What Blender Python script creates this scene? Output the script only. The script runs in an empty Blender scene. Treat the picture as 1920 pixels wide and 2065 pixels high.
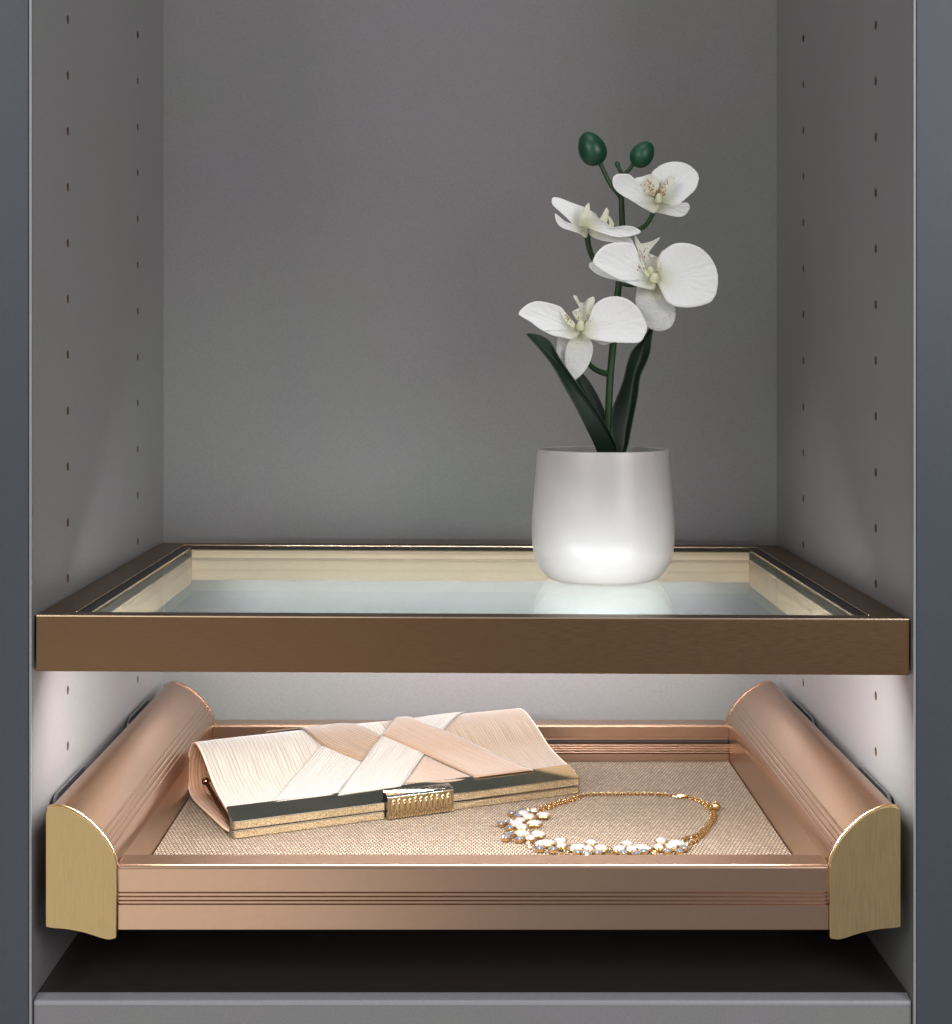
import bpy, bmesh, math, random
import numpy as np
from mathutils import Vector, Matrix
random.seed(4)
C = bpy.context.scene
COL = C.collection
MM = 0.001
PI = math.pi

# ------------------------------------------------------------------ camera
CAM_Y, CAM_Z, F = -819.0, 331.0, 3140.0      # mm, mm, focal length in px of a 1920 px wide frame
VX, VY = 937.0, 745.0
cam = bpy.data.cameras.new("camera"); camo = bpy.data.objects.new("camera", cam); COL.objects.link(camo)
camo.location = (0, CAM_Y*MM, CAM_Z*MM); camo.rotation_euler = (PI/2, 0, 0)
cam.sensor_fit = 'HORIZONTAL'; cam.sensor_width = 36; cam.lens = 36*F/1920
cam.shift_x = (960-VX)/1920; cam.shift_y = -(1032.5-VY)/1920
cam.clip_start = 0.01; cam.clip_end = 50
C.camera = camo
C.render.resolution_x = 952; C.render.resolution_y = 1024

# ------------------------------------------------------------------ world, lamps, exposure
w = bpy.data.worlds.new("World"); C.world = w; w.use_nodes = True
bg = w.node_tree.nodes['Background']; bg.inputs[0].default_value = (0.86, 0.9, 1.0, 1); bg.inputs[1].default_value = 0.34
C.view_settings.view_transform = 'Standard'; C.view_settings.look = 'None'
C.view_settings.exposure = 0; C.view_settings.gamma = 1
C.cycles.max_bounces = 10; C.cycles.transparent_max_bounces = 16

def area(name, loc, target, sx, sy, power, col):
    l = bpy.data.lights.new(name, 'AREA'); l.shape = 'RECTANGLE'; l.size = sx; l.size_y = sy
    l.energy = power; l.color = col
    o = bpy.data.objects.new(name, l); COL.objects.link(o); o.location = loc
    d = Vector(target)-Vector(loc); o.rotation_euler = d.to_track_quat('-Z', 'Y').to_euler()
    return o
area("room_lamp", (-1.15, -1.6, 1.05), (0.05, 0.1, 0.35), 1.0, 0.9, 13.5, (1.0, 0.975, 0.95))
area("right_fill", (1.25, -1.6, 0.95), (-0.1, 0.15, 0.35), 1.2, 1.0, 24.0, (0.99, 0.98, 1.0))  # unseen soft lamp added at the right to light the left side wall
area("ceiling_lamp", (0.0, -0.35, 1.75), (0.0, 0.15, 0.3), 0.6, 0.4, 3.2, (0.97, 0.97, 1.0))
area("low_front_fill", (-0.85, -2.5, -0.75), (0.0, 0.0, 0.12), 1.3, 0.8, 5.5, (1.0, 0.97, 0.93))  # unseen low fill added to brighten the metal fronts, like a bright floor
LED_POWER = 2.0   # W

# ------------------------------------------------------------------ helpers
def P(px, py, Y):
    """point (mm) that stands at depth Y on the sight line of a photograph pixel"""
    Z = Y-CAM_Y
    return Vector(((px-VX)*Z/F, Y, CAM_Z-(py-VY)*Z/F))

def on_plane(px, py, z):
    Z = (CAM_Z-z)*F/(py-VY)
    return Vector(((px-VX)*Z/F, Z+CAM_Y, z))

def mesh_obj(name, verts, faces, mat=None, parent=None, uvs=None, smooth=None, mats=None, fmat=None):
    me = bpy.data.meshes.new(name)
    me.from_pydata([Vector(v)*MM for v in verts], [], faces)
    if uvs is not None:
        ul = me.uv_layers.new(name='UVMap')
        for l in me.loops: ul.data[l.index].uv = uvs[l.vertex_index]
    for m in (mats or ([mat] if mat else [])): me.materials.append(m)
    if fmat:
        for p, i in zip(me.polygons, fmat): p.material_index = i
    bm = bmesh.new(); bm.from_mesh(me); bmesh.ops.recalc_face_normals(bm, faces=bm.faces)
    bm.to_mesh(me); bm.free()
    if smooth is not None:
        me.set_sharp_from_angle(angle=math.radians(smooth))
        for p in me.polygons: p.use_smooth = True
    o = bpy.data.objects.new(name, me); COL.objects.link(o)
    if parent: o.parent = parent
    return o

def bm_obj(name, bm, mat, parent=None, smooth=40):
    bmesh.ops.recalc_face_normals(bm, faces=bm.faces)
    me = bpy.data.meshes.new(name)
    bm.transform(Matrix.Scale(MM, 4)); bm.to_mesh(me); bm.free()
    me.materials.append(mat)
    if smooth is not None:
        for p in me.polygons: p.use_smooth = True
        me.set_sharp_from_angle(angle=math.radians(smooth))
    o = bpy.data.objects.new(name, me); COL.objects.link(o)
    if parent: o.parent = parent
    if smooth is not None:
        wn_ = o.modifiers.new('n', 'WEIGHTED_NORMAL'); wn_.keep_sharp = True; wn_.weight = 100
    return o

def add_box(bm, x0, x1, y0, y1, z0, z1, bev=0, seg=2, M=None):
    r = bmesh.ops.create_cube(bm, size=1)
    vs = r['verts']
    for v in vs:
        v.co = Vector((x0+(v.co.x+.5)*(x1-x0), y0+(v.co.y+.5)*(y1-y0), z0+(v.co.z+.5)*(z1-z0)))
        if M is not None: v.co = M @ v.co
    if bev:
        es = list({e for v in vs for e in v.link_edges})
        bmesh.ops.bevel(bm, geom=es, offset=bev, segments=seg, profile=.5, affect='EDGES')

def box(name, x0, x1, y0, y1, z0, z1, mat, parent=None, bev=0, seg=2, M=None):
    bm = bmesh.new(); add_box(bm, x0, x1, y0, y1, z0, z1, bev, seg, M)
    return bm_obj(name, bm, mat, parent)

def prism(name, prof, axis, a0, a1, mat, parent=None, smooth=35, bev=0):
    """closed 2-D outline swept along 'X' (outline in y,z) or 'Y' (outline in x,z)"""
    bm = bmesh.new(); n = len(prof)
    f = (lambda p, a: (a, p[0], p[1])) if axis == 'X' else (lambda p, a: (p[0], a, p[1]))
    A = [bm.verts.new(f(p, a0)) for p in prof]; B = [bm.verts.new(f(p, a1)) for p in prof]
    fa = bm.faces.new(A); fb = bm.faces.new(B)
    for i in range(n): bm.faces.new((A[i], A[(i+1) % n], B[(i+1) % n], B[i]))
    if bev:
        es = list(fa.edges)+list(fb.edges)
        bmesh.ops.bevel(bm, geom=es, offset=bev, segments=3, profile=.5, affect='EDGES')
    return bm_obj(name, bm, mat, parent, smooth)

def catmull(pts, n=6, closed=False):
    pts = [Vector(p) for p in pts]; N = len(pts); out = []
    rng = range(N) if closed else range(N-1)
    for i in rng:
        if closed: p0, p1, p2, p3 = pts[i-1], pts[i], pts[(i+1) % N], pts[(i+2) % N]
        else: p0, p1, p2, p3 = pts[max(i-1, 0)], pts[i], pts[i+1], pts[min(i+2, N-1)]
        for k in range(n):
            t = k/n
            out.append(.5*((2*p1)+(p2-p0)*t+(2*p0-5*p1+4*p2-p3)*t*t+(3*p1-p0-3*p2+p3)*t**3))
    if not closed: out.append(pts[-1])
    return out

def resample(pts, n):
    pts = [Vector(p) for p in pts]; L = [0]
    for a, b in zip(pts, pts[1:]): L.append(L[-1]+(b-a).length)
    out = []; j = 0
    for i in range(n):
        t = L[-1]*i/(n-1)
        while j < len(L)-2 and L[j+1] < t: j += 1
        s = (t-L[j])/max(L[j+1]-L[j], 1e-9); out.append(pts[j].lerp(pts[j+1], min(max(s, 0), 1)))
    return out

def add_tube(bm, pts, radii, seg=10, cap=True):
    pts = [Vector(p) for p in pts]; n = len(pts); rings = []
    up = Vector((0, 1, 0.01)).normalized()
    for i, p in enumerate(pts):
        t = (pts[min(i+1, n-1)]-pts[max(i-1, 0)]).normalized()
        a = t.cross(up).normalized(); b = t.cross(a).normalized()
        r = radii if not hasattr(radii, '__len__') else radii[i]
        rings.append([bm.verts.new(p+(a*math.cos(2*PI*k/seg)+b*math.sin(2*PI*k/seg))*r) for k in range(seg)])
    for A, B in zip(rings, rings[1:]):
        for k in range(seg): bm.faces.new((A[k], A[(k+1) % seg], B[(k+1) % seg], B[k]))
    if cap: bm.faces.new(rings[0]); bm.faces.new(rings[-1])

def lathe(name, prof, c, mat, parent=None, seg=64, M=None):
    bm = bmesh.new(); rings = []
    for r, z in prof:
        if r < 1e-6: rings.append([bm.verts.new((0, 0, z))])
        else: rings.append([bm.verts.new((r*math.cos(2*PI*k/seg), r*math.sin(2*PI*k/seg), z)) for k in range(seg)])
    for A, B in zip(rings, rings[1:]):
        for k in range(seg):
            k2 = (k+1) % seg
            if len(A) == 1 and len(B) == 1: continue
            if len(A) == 1: bm.faces.new((A[0], B[k], B[k2]))
            elif len(B) == 1: bm.faces.new((A[k], A[k2], B[0]))
            else: bm.faces.new((A[k], A[k2], B[k2], B[k]))
    for v in bm.verts: v.co = (M @ v.co if M is not None else v.co)+Vector(c)
    return bm_obj(name, bm, mat, parent, 60)

def thing(name, label, cat, loc=(0, 0, 0)):
    o = bpy.data.objects.new(name, None); COL.objects.link(o); o.empty_display_size = .02
    o.location = Vector(loc)*MM; o['label'] = label; o['category'] = cat
    return o
def place(root, loc):
    """put the empty at the thing's base, parts keep their world position"""
    root.location = Vector(loc)*MM
    for ch in root.children: ch.location = ch.location-Vector(loc)*MM

# ------------------------------------------------------------------ materials
def mat(name, col=(.5, .5, .5), rough=.5, metal=0, **kw):
    m = bpy.data.materials.new(name); m.use_nodes = True
    b = m.node_tree.nodes['Principled BSDF']
    b.inputs['Base Color'].default_value = (*col, 1); b.inputs['Roughness'].default_value = rough
    b.inputs['Metallic'].default_value = metal
    for k, v in kw.items(): b.inputs[k.replace('_', ' ')].default_value = v
    return m
def N(m, t, **kw):
    n = m.node_tree.nodes.new(t)
    for k, v in kw.items():
        if hasattr(n, k) and k not in ('inputs',): setattr(n, k, v)
        else: n.inputs[k].default_value = v
    return n
def L(m, a, ao, b, bi): m.node_tree.links.new(a.outputs[ao], b.inputs[bi])
def coords(m, kind='Object', scale=(1, 1, 1), rot=(0, 0, 0)):
    tc = N(m, 'ShaderNodeTexCoord'); mp = N(m, 'ShaderNodeMapping')
    mp.inputs['Scale'].default_value = scale; mp.inputs['Rotation'].default_value = rot
    L(m, tc, kind, mp, 'Vector'); return mp
def noise_var(m, col, amt, scale=(1, 1, 1), nscale=5, detail=4, bump=0, bdist=.0001, rough=None, ramt=0.1):
    """small colour / roughness / relief variation on a plain material"""
    b = m.node_tree.nodes['Principled BSDF']; mp = coords(m, 'Object', scale)
    nz = N(m, 'ShaderNodeTexNoise'); nz.inputs['Scale'].default_value = nscale; nz.inputs['Detail'].default_value = detail
    L(m, mp, 'Vector', nz, 'Vector')
    if amt:
        cr = N(m, 'ShaderNodeMix', data_type='RGBA')
        cr.inputs[6].default_value = (*[c*(1-amt) for c in col], 1); cr.inputs[7].default_value = (*[min(1, c*(1+amt)) for c in col], 1)
        mr = N(m, 'ShaderNodeMapRange'); mr.inputs[1].default_value = .3; mr.inputs[2].default_value = .7
        L(m, nz, 'Fac', mr, 0); L(m, mr, 0, cr, 0); L(m, cr, 2, b, 'Base Color')
    if rough is not None:
        mr2 = N(m, 'ShaderNodeMapRange'); mr2.inputs[1].default_value = .3; mr2.inputs[2].default_value = .7
        mr2.inputs[3].default_value = rough-ramt; mr2.inputs[4].default_value = rough+ramt
        L(m, nz, 'Fac', mr2, 0); L(m, mr2, 0, b, 'Roughness')
    if bump:
        bp = N(m, 'ShaderNodeBump'); bp.inputs['Strength'].default_value = bump; bp.inputs['Distance'].default_value = bdist
        L(m, nz, 'Fac', bp, 'Height'); L(m, bp, 'Normal', b, 'Normal')
    return m

GREY = (.213, .206, .200)
m_panel = noise_var(mat('grey_melamine', GREY, .42), GREY, .07, (1, 1, 1), 900, 3, .22, .00008)
# broad, faint mottling of the melamine
_b = m_panel.node_tree.nodes['Principled BSDF']; _src = _b.inputs['Base Color'].links[0].from_socket
_mp = coords(m_panel, 'Object', (1, 1, 1)); _n = N(m_panel, 'ShaderNodeTexNoise'); _n.inputs['Scale'].default_value = 7; _n.inputs['Detail'].default_value = 3
L(m_panel, _mp, 'Vector', _n, 'Vector')
_c = N(m_panel, 'ShaderNodeMix', data_type='RGBA'); _c.inputs[6].default_value = (1.03, .985, 1.04, 1); _c.inputs[7].default_value = (.97, 1.02, .97, 1)
_r = N(m_panel, 'ShaderNodeMapRange'); _r.inputs[1].default_value = .35; _r.inputs[2].default_value = .65; L(m_panel, _n, 'Fac', _r, 0); L(m_panel, _r, 0, _c, 0)
_m = N(m_panel, 'ShaderNodeMix', data_type='RGBA', blend_type='MULTIPLY'); _m.inputs[0].default_value = 1
m_panel.node_tree.links.new(_src, _m.inputs[6]); L(m_panel, _c, 2, _m, 7); L(m_panel, _m, 2, _b, 'Base Color')
m_panel.node_tree.nodes['Principled BSDF'].inputs['Specular IOR Level'].default_value = .35
m_edge = noise_var(mat('grey_edge_band', (.29, .288, .30), .35), (.29, .288, .30), .05, (1, 1, 1), 400)
SL = (.047, .054, .067)
m_slate = noise_var(mat('slate_lacquer', SL, .45), SL, .05, (1, 1, 1), 500, 3, .1, .00005)
DK = (.045, .037, .035)
m_floor = noise_var(mat('dark_bottom_board', DK, .33), DK, .12, (1, 6, 1), 60, 3, .1, .00005)
m_raw = noise_var(mat('raw_board_core', (.10, .058, .035), .9), (.10, .058, .035), .4, (1, 1, 1), 1500)
BR = (.178, .101, .051)
m_bronze = noise_var(mat('brushed_bronze', BR, .36, .9), BR, .11, (4, 90, 90), 40, 4, .08, .00003, .36, .05)
m_bronze_side = noise_var(mat('brushed_bronze_side', BR, .38, .9), BR, .06, (90, 4, 90), 40, 4, .08, .00003, .38, .05)
CH = (.95, .70, .46)
m_champ = noise_var(mat('champagne_inner_metal', CH, .5, .1), CH, .04, (1, 60, 60), 30)
m_light_edge = mat('polished_edge_highlight', (.85, .62, .42), .2, 1)  # polished lips, and pale lines drawn as bevel highlights on the shelf rails
RG = (.425, .272, .182)
def rose(name, scale): return noise_var(mat(name, RG, .34, .85), RG, .035, scale, 30, 4, .2, .00004, .34, .03)
m_rose_x = noise_var(mat('satin_rose_gold', RG, .28, .97), RG, .02, (1, 1, 1), 250, 3)
BS = (.46, .33, .155)
m_brass = noise_var(mat('brushed_brass', BS, .36, .95), BS, .08, (200, 200, 4), 22, 4, .18, .00004, .37, .05)
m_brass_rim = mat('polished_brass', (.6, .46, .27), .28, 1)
m_black = mat('black_gasket', (.012, .012, .012), .45)
m_steel = noise_var(mat('dark_zinc_steel', (.16, .17, .18), .35, .8), (.16, .17, .18), .2, (1, 1, 1), 300)
m_channel_shade = mat('channel_shade', (.03, .015, .01), .5)

# thin glass: tinted see-through plus Fresnel reflection at each face
m_glass = bpy.data.materials.new('clear_glass'); m_glass.use_nodes = True
nt = m_glass.node_tree; nt.nodes.clear()
out = nt.nodes.new('ShaderNodeOutputMaterial'); mx = nt.nodes.new('ShaderNodeMixShader')
tr = nt.nodes.new('ShaderNodeBsdfTransparent'); tr.inputs[0].default_value = (.885, .95, .955, 1)
gl = nt.nodes.new('ShaderNodeBsdfGlossy'); gl.inputs['Roughness'].default_value = 0.0; gl.inputs[0].default_value = (.93, 1, .98, 1)
fr = nt.nodes.new('ShaderNodeFresnel'); geo = nt.nodes.new('ShaderNodeNewGeometry'); mr = nt.nodes.new('ShaderNodeMapRange')
mr.inputs[3].default_value = 1.5; mr.inputs[4].default_value = 1/1.5
nt.links.new(geo.outputs['Backfacing'], mr.inputs[0]); nt.links.new(mr.outputs[0], fr.inputs['IOR'])
nt.links.new(fr.outputs[0], mx.inputs[0]); nt.links.new(tr.outputs[0], mx.inputs[1]); nt.links.new(gl.outputs[0], mx.inputs[2])
dtc = nt.nodes.new('ShaderNodeTexCoord'); dv = nt.nodes.new('ShaderNodeTexVoronoi'); dv.inputs['Scale'].default_value = 260
dn = nt.nodes.new('ShaderNodeTexNoise'); dn.inputs['Scale'].default_value = 9; dn.inputs['Detail'].default_value = 5
nt.links.new(dtc.outputs['Object'], dv.inputs['Vector']); nt.links.new(dtc.outputs['Object'], dn.inputs['Vector'])
d1 = nt.nodes.new('ShaderNodeMapRange'); d1.inputs[1].default_value = .16; d1.inputs[2].default_value = .06; nt.links.new(dv.outputs['Distance'], d1.inputs[0])
d2 = nt.nodes.new('ShaderNodeMapRange'); d2.inputs[1].default_value = .45; d2.inputs[2].default_value = .75; nt.links.new(dn.outputs['Fac'], d2.inputs[0])
d3 = nt.nodes.new('ShaderNodeMath'); d3.operation = 'MULTIPLY'; nt.links.new(d1.outputs[0], d3.inputs[0]); nt.links.new(d2.outputs[0], d3.inputs[1])
d4 = nt.nodes.new('ShaderNodeMath'); d4.operation = 'MULTIPLY_ADD'; d4.inputs[1].default_value = .35; nt.links.new(d3.outputs[0], d4.inputs[0])
d5 = nt.nodes.new('ShaderNodeMath'); d5.operation = 'MULTIPLY'; d5.inputs[1].default_value = .012; nt.links.new(d2.outputs[0], d5.inputs[0]); nt.links.new(d5.outputs[0], d4.inputs[2])
dd = nt.nodes.new('ShaderNodeBsdfDiffuse'); dd.inputs[0].default_value = (.75, .75, .75, 1); mx2 = nt.nodes.new('ShaderNodeMixShader')
nt.links.new(d4.outputs[0], mx2.inputs[0]); nt.links.new(mx.outputs[0], mx2.inputs[1]); nt.links.new(dd.outputs[0], mx2.inputs[2])
nt.links.new(mx2.outputs[0], out.inputs[0])

m_led = bpy.data.materials.new('led_strip_light'); m_led.use_nodes = True
b = m_led.node_tree.nodes['Principled BSDF']; b.inputs['Emission Color'].default_value = (1, .96, 1, 1); b.inputs['Emission Strength'].default_value = 12

m_pot = noise_var(mat('matt_white_ceramic', (.45, .425, .41), .31), (.45, .425, .41), .02, (1, 1, 1), 60, 3, .06, .0001)
m_pot.node_tree.nodes['Principled BSDF'].inputs['Subsurface Weight'].default_value = .0
m_soil = noise_var(mat('dark_pot_filling', (.02, .02, .02), .9), (.02, .02, .02), .4, (1, 1, 1), 300, 4, .8, .001)

def green(name, col, rough, amt=.35, nscale=40, scale=(1, 1, 1)):
    return noise_var(mat(name, col, rough), col, amt, scale, nscale, 4, .3, .0003, rough, .06)
m_stem = green('stem_green', (.012, .042, .008), .5, .3, 60)
m_leaf = green('dark_leaf_green', (.005, .017, .007), .48, .45, 30, (1, 1, .3))
m_bud = green('bud_green', (.005, .060, .028), .4, .35, 60)

# petals: fabric-like white, translucent, veins fanning from the base (UV = angle, distance)
def petal_mat(name, col, vein=.35, cross=False):
    m = bpy.data.materials.new(name); m.use_nodes = True; nt = m.node_tree
    b = nt.nodes['Principled BSDF']; b.inputs['Roughness'].default_value = .55; b.inputs['Sheen Weight'].default_value = .2
    uv = N(m, 'ShaderNodeUVMap'); mp = N(m, 'ShaderNodeMapping'); mp.inputs['Scale'].default_value = (9, .06, 1) if not cross else (1.2, .55, 1)
    L(m, uv, 'UV', mp, 'Vector')
    nz = N(m, 'ShaderNodeTexNoise'); nz.inputs['Scale'].default_value = 2.2; nz.inputs['Detail'].default_value = 3; nz.inputs['Distortion'].default_value = .4
    L(m, mp, 'Vector', nz, 'Vector')
    bp = N(m, 'ShaderNodeBump'); bp.inputs['Strength'].default_value = vein*2.2; bp.inputs['Distance'].default_value = .0009
    L(m, nz, 'Fac', bp, 'Height'); L(m, bp, 'Normal', b, 'Normal')
    # cream towards the flower's heart
    sp = N(m, 'ShaderNodeSeparateXYZ'); L(m, uv, 'UV', sp, 0)
    r = N(m, 'ShaderNodeMapRange'); r.inputs[1].default_value = 1; r.inputs[2].default_value = 12; L(m, sp, 'Y', r, 0)
    cm = N(m, 'ShaderNodeMix', data_type='RGBA'); cm.inputs[6].default_value = (.80, .80, .55, 1); cm.inputs[7].default_value = (*col, 1)
    L(m, r, 0, cm, 0); L(m, cm, 2, b, 'Base Color')
    t = N(m, 'ShaderNodeBsdfTranslucent'); L(m, cm, 2, t, 'Color')
    mx = N(m, 'ShaderNodeMixShader'); mx.inputs[0].default_value = .28
    o = nt.nodes['Material Output']; L(m, b, 0, mx, 1); L(m, t, 0, mx, 2); L(m, mx, 0, o, 0)
    return m
m_petal = petal_mat('white_petal', (.97, .97, .95))
m_sepal = petal_mat('white_sepal', (.84, .84, .81), .6, True)
m_lip = petal_mat('cream_lip', (.84, .82, .72), .2)
m_column = mat('cream_column', (.72, .64, .45), .5)
m_speck = mat('ochre_speck', (.30, .12, .02), .6)

# ------------------------------------------------------------------ wardrobe (the niche)
XL, XR, DEP, ZT = -227.2, 235.5, 356.0, 800.0
ward = thing('wardrobe', 'grey wardrobe niche with drilled side panels and slate outer frame', 'wardrobe')

def side_panel(x, sgn):
    """inner face at x, panel body on the sgn side; real holes with lined cups"""
    rows = []
    fy, by = 72.6, 263.5
    # columns of holes: (Y, first z, pitch 32)
    cols = [(fy, 0), (by, 0)]
    R = 2.6; c = 5.0
    z0s = []
    for (Y, _) in cols:
        s = F/(Y-CAM_Y)
        py = {fy: 39.5 if sgn < 0 else 51, by: 70.5 if sgn < 0 else 77.5}[Y]
        z = CAM_Z-(py-VY)/s
        z = z % 32
        z0s.append(z)
    verts, faces = [], []
    def V(y, z, d=0): verts.append((x+sgn*d, y, z)); return len(verts)-1
    def quad(y0, y1, za, zb): faces.append([V(y0, za), V(y1, za), V(y1, zb), V(y0, zb)])
    zb_, zt_ = -60.0, ZT
    ys = [0, fy-c, fy+c, by-c, by+c, DEP]
    for i in (0, 2, 4): quad(ys[i], ys[i+1], zb_, zt_)
    holes = []
    for (Y, _), z0 in zip(cols, z0s):
        z = z0+32*0; cur = zb_
        while z < 12: z += 32
        while z+c < zt_:
            quad(Y-c, Y+c, cur, z-c)
            sq = []; ci = []
            for k in range(16):
                a = 2*PI*k/16+PI/16; ca, sa = math.cos(a), math.sin(a); f = c/max(abs(ca), abs(sa))
                sq.append(V(Y+ca*f, z+sa*f)); ci.append(V(Y+ca*R, z+sa*R))
            for k in range(16):
                faces.append([sq[k], sq[(k+1) % 16], ci[(k+1) % 16], ci[k]])
            # fill the square's corners
            holes.append((Y, z)); cur = z+c; z += 32
        quad(Y-c, Y+c, cur, zt_)
    # corner slivers of each square (16-gon does not hit the corners)
    for (Y, z) in holes:
        f = c/math.cos(PI/4-PI/16)*math.cos(PI/4-PI/16)
        for a0 in (PI/4, 3*PI/4, 5*PI/4, 7*PI/4):
            pts = []
            for a in (a0-PI/16*1, a0+PI/16*1):
                ca, sa = math.cos(a), math.sin(a); ff = c/max(abs(ca), abs(sa)); pts.append((Y+ca*ff, z+sa*ff))
            faces.append([V(*pts[0]), V(Y+c*math.copysign(1, math.cos(a0)), z+c*math.copysign(1, math.sin(a0))), V(*pts[1])])
    # body behind the face
    T = 18
    def vv(y, z, d): return V(y, z, d)
    faces.append([vv(0, zb_, T), vv(DEP, zb_, T), vv(DEP, zt_, T), vv(0, zt_, T)])
    faces.append([vv(DEP, zb_, 0), vv(DEP, zb_, T), vv(DEP, zt_, T), vv(DEP, zt_, 0)])
    faces.append([vv(0, zt_, 0), vv(0, zt_, T), vv(DEP, zt_, T), vv(DEP, zt_, 0)])
    o = mesh_obj('side_panel', verts, faces, m_panel, ward)
    # edge band, a thin rounded strip on the front edge
    bm = bmesh.new()
    add_box(bm, min(x, x+sgn*1.4), max(x, x+sgn*1.4), -2.2, -0.02, zb_, zt_, .5, 3)
    bm_obj('edge_band', bm, m_edge, o)
    # hole linings share one mesh
    bm = bmesh.new()
    A = [bm.verts.new((0.01*sgn, R*math.cos(2*PI*k/16), R*math.sin(2*PI*k/16))) for k in range(16)]
    B = [bm.verts.new((11*sgn, R*math.cos(2*PI*k/16), R*math.sin(2*PI*k/16))) for k in range(16)]
    for k in range(16): bm.faces.new((A[k], A[(k+1) % 16], B[(k+1) % 16], B[k]))
    bm.faces.new(B)
    bm.transform(Matrix.Scale(MM, 4)); me = bpy.data.meshes.new('pin_hole'); bm.to_mesh(me); bm.free(); me.materials.append(m_raw)
    for p in me.polygons: p.use_smooth = False
    for (Y, z) in holes:
        if z > 545: continue
        h = bpy.data.objects.new('pin_hole', me); COL.objects.link(h); h.parent = o
        h.location = Vector((x, Y, z))*MM
    return o
side_panel(XL, -1); side_panel(XR, 1)
box('back_panel', XL-18, XR+18, DEP, DEP+8, -60, ZT, m_panel, ward)
# bottom board: dark top, light rounded nosing, grey front plinth below
box('bottom_board', XL+.6, XR-.6, 8.2, DEP-.3, -18, 0, m_floor, ward)
bm = bmesh.new()
prof = [(0, -3.4), (0, -2.6)]
for k in range(1, 7): a = PI-(PI/2)*k/6; prof.append((1.6+1.6*math.cos(a), -2.6+1.6*math.sin(a)))
prof += [(7.6, .25), (8.0, 0), (8.0, -3.4)]
bm.free()
prism('nosing', prof, 'X', XL+.7, XR-.7, m_edge, ward)
box('plinth_front', XL+.7, XR-.7, .1, 8, -60, -3.45, m_panel, ward)
# slate frame beside the opening
for (a, b_) in ((XL-150, XL-1.7), (XR+1.7, XR+150)):
    box('frame_stile', a, b_, -1.0, 17, -60, ZT, m_slate, ward, .6, 2)
place(ward, (4, 178, 0))

# ------------------------------------------------------------------ glass shelf
ZS, ZB = 200.6, 171.0
shelf = thing('glass_shelf', 'bronze framed glass shelf carrying the white orchid pot', 'shelf')
SX0, SX1, SY0, SY1 = -225.9, 234.2, .8, 344.0
box('front_rail', SX0, SX1, SY0, 13, ZB, ZS, m_bronze, shelf, .45, 3)
for sg, xo in ((1, SX0), (-1, SX1)):
    x = lambda d: xo+sg*d
    bm = bmesh.new()
    a, b_ = sorted((x(0), x(18.6))); add_box(bm, a, b_, 13.05, SY1-13.05, ZS-8, ZS, .35, 2)
    bm_obj('side_rail', bm, m_bronze_side, shelf)
    a, b_ = sorted((x(0), x(25.2))); box('inner_rail', a, b_, 13.05, SY1-20, ZB+2, ZS-8.1, m_champ, shelf, .3)
    a, b_ = sorted((x(18.65), x(24.6))); box('gasket', a, b_, 13.1, SY1-19.7, ZS-5.9+3.9, ZS-1.0, m_black, shelf, .3)
    bm = bmesh.new()
    a, b_ = sorted((x(18.1), x(18.9))); add_box(bm, a, b_, 13.2, SY1-13.2, ZS-.9, ZS+.12, .15)  # pale bead draws the highlight of the rail's bevelled inner edge
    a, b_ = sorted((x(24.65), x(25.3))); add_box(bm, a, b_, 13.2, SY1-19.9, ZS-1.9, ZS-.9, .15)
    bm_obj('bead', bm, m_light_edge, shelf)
box('rear_rail', SX0, SX1, SY1-13, SY1, ZB+9, ZS, m_bronze, shelf, .45, 3)
box('inner_rail', SX0+25.3, SX1-25.3, SY1-19.6, SY1-13.1, ZB+4.5, ZS-3.3, m_champ, shelf, .2)
box('gasket', SX0+18.8, SX1-18.8, SY1-19.4, SY1-13.7, ZS-1.95, ZS-1.2, m_black, shelf, .2)
box('bead', SX0+18.8, SX1-18.8, SY1-13.6, SY1-12.8, ZS-.9, ZS+.15, m_light_edge, shelf, .15)  # pale bead drawing the rear rail's edge highlight
GZ = ZS-2.0
box('glass_pane', SX0+18.8, SX1-18.8, 13.1, SY1-13.4, GZ-4, GZ, m_glass, shelf)
# light edge lines of the front rail
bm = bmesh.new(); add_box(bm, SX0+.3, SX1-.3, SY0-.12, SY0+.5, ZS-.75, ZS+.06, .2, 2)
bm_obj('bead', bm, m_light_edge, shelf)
led = box('led_strip', SX0+25, SX1-25, 14.5, 18.9, ZB+.6, ZB+4.4, m_led, shelf, .2)
ll = bpy.data.lights.new('led_light', 'AREA'); ll.shape = 'RECTANGLE'; ll.size = .36; ll.size_y = .004; ll.energy = LED_POWER; ll.color = (1, .965, .995)
lo = bpy.data.objects.new('led_light', ll); COL.objects.link(lo); lo.location = Vector(((SX0+SX1)/2, 20.6, ZB+2.0))*MM
lo.rotation_euler = Vector((0, .66, -.75)).to_track_quat('-Z', 'Y').to_euler(); lo.parent = shelf
rear_fill = ll.copy(); rear_fill.size_y = .003; rear_fill.energy = LED_POWER*.2  # second light, added under the rear rail to brighten the lower back wall
rear_fill_o = bpy.data.objects.new('led_light', rear_fill); COL.objects.link(rear_fill_o); rear_fill_o.location = Vector(((SX0+SX1)/2, SY1-9, ZB+6.4))*MM
rear_fill_o.rotation_euler = Vector((0, .30, -.95)).to_track_quat('-Z', 'Y').to_euler(); rear_fill_o.parent = shelf
box('led_strip', SX0+25, SX1-25, SY1-11.5, SY1-6.5, ZB+6.8, ZB+8.9, m_led, shelf, .2)  # strip body added to go with the rear fill light
place(shelf, (4, 172, ZB))
shelf.rotation_euler = (0, .0045, 0)

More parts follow.
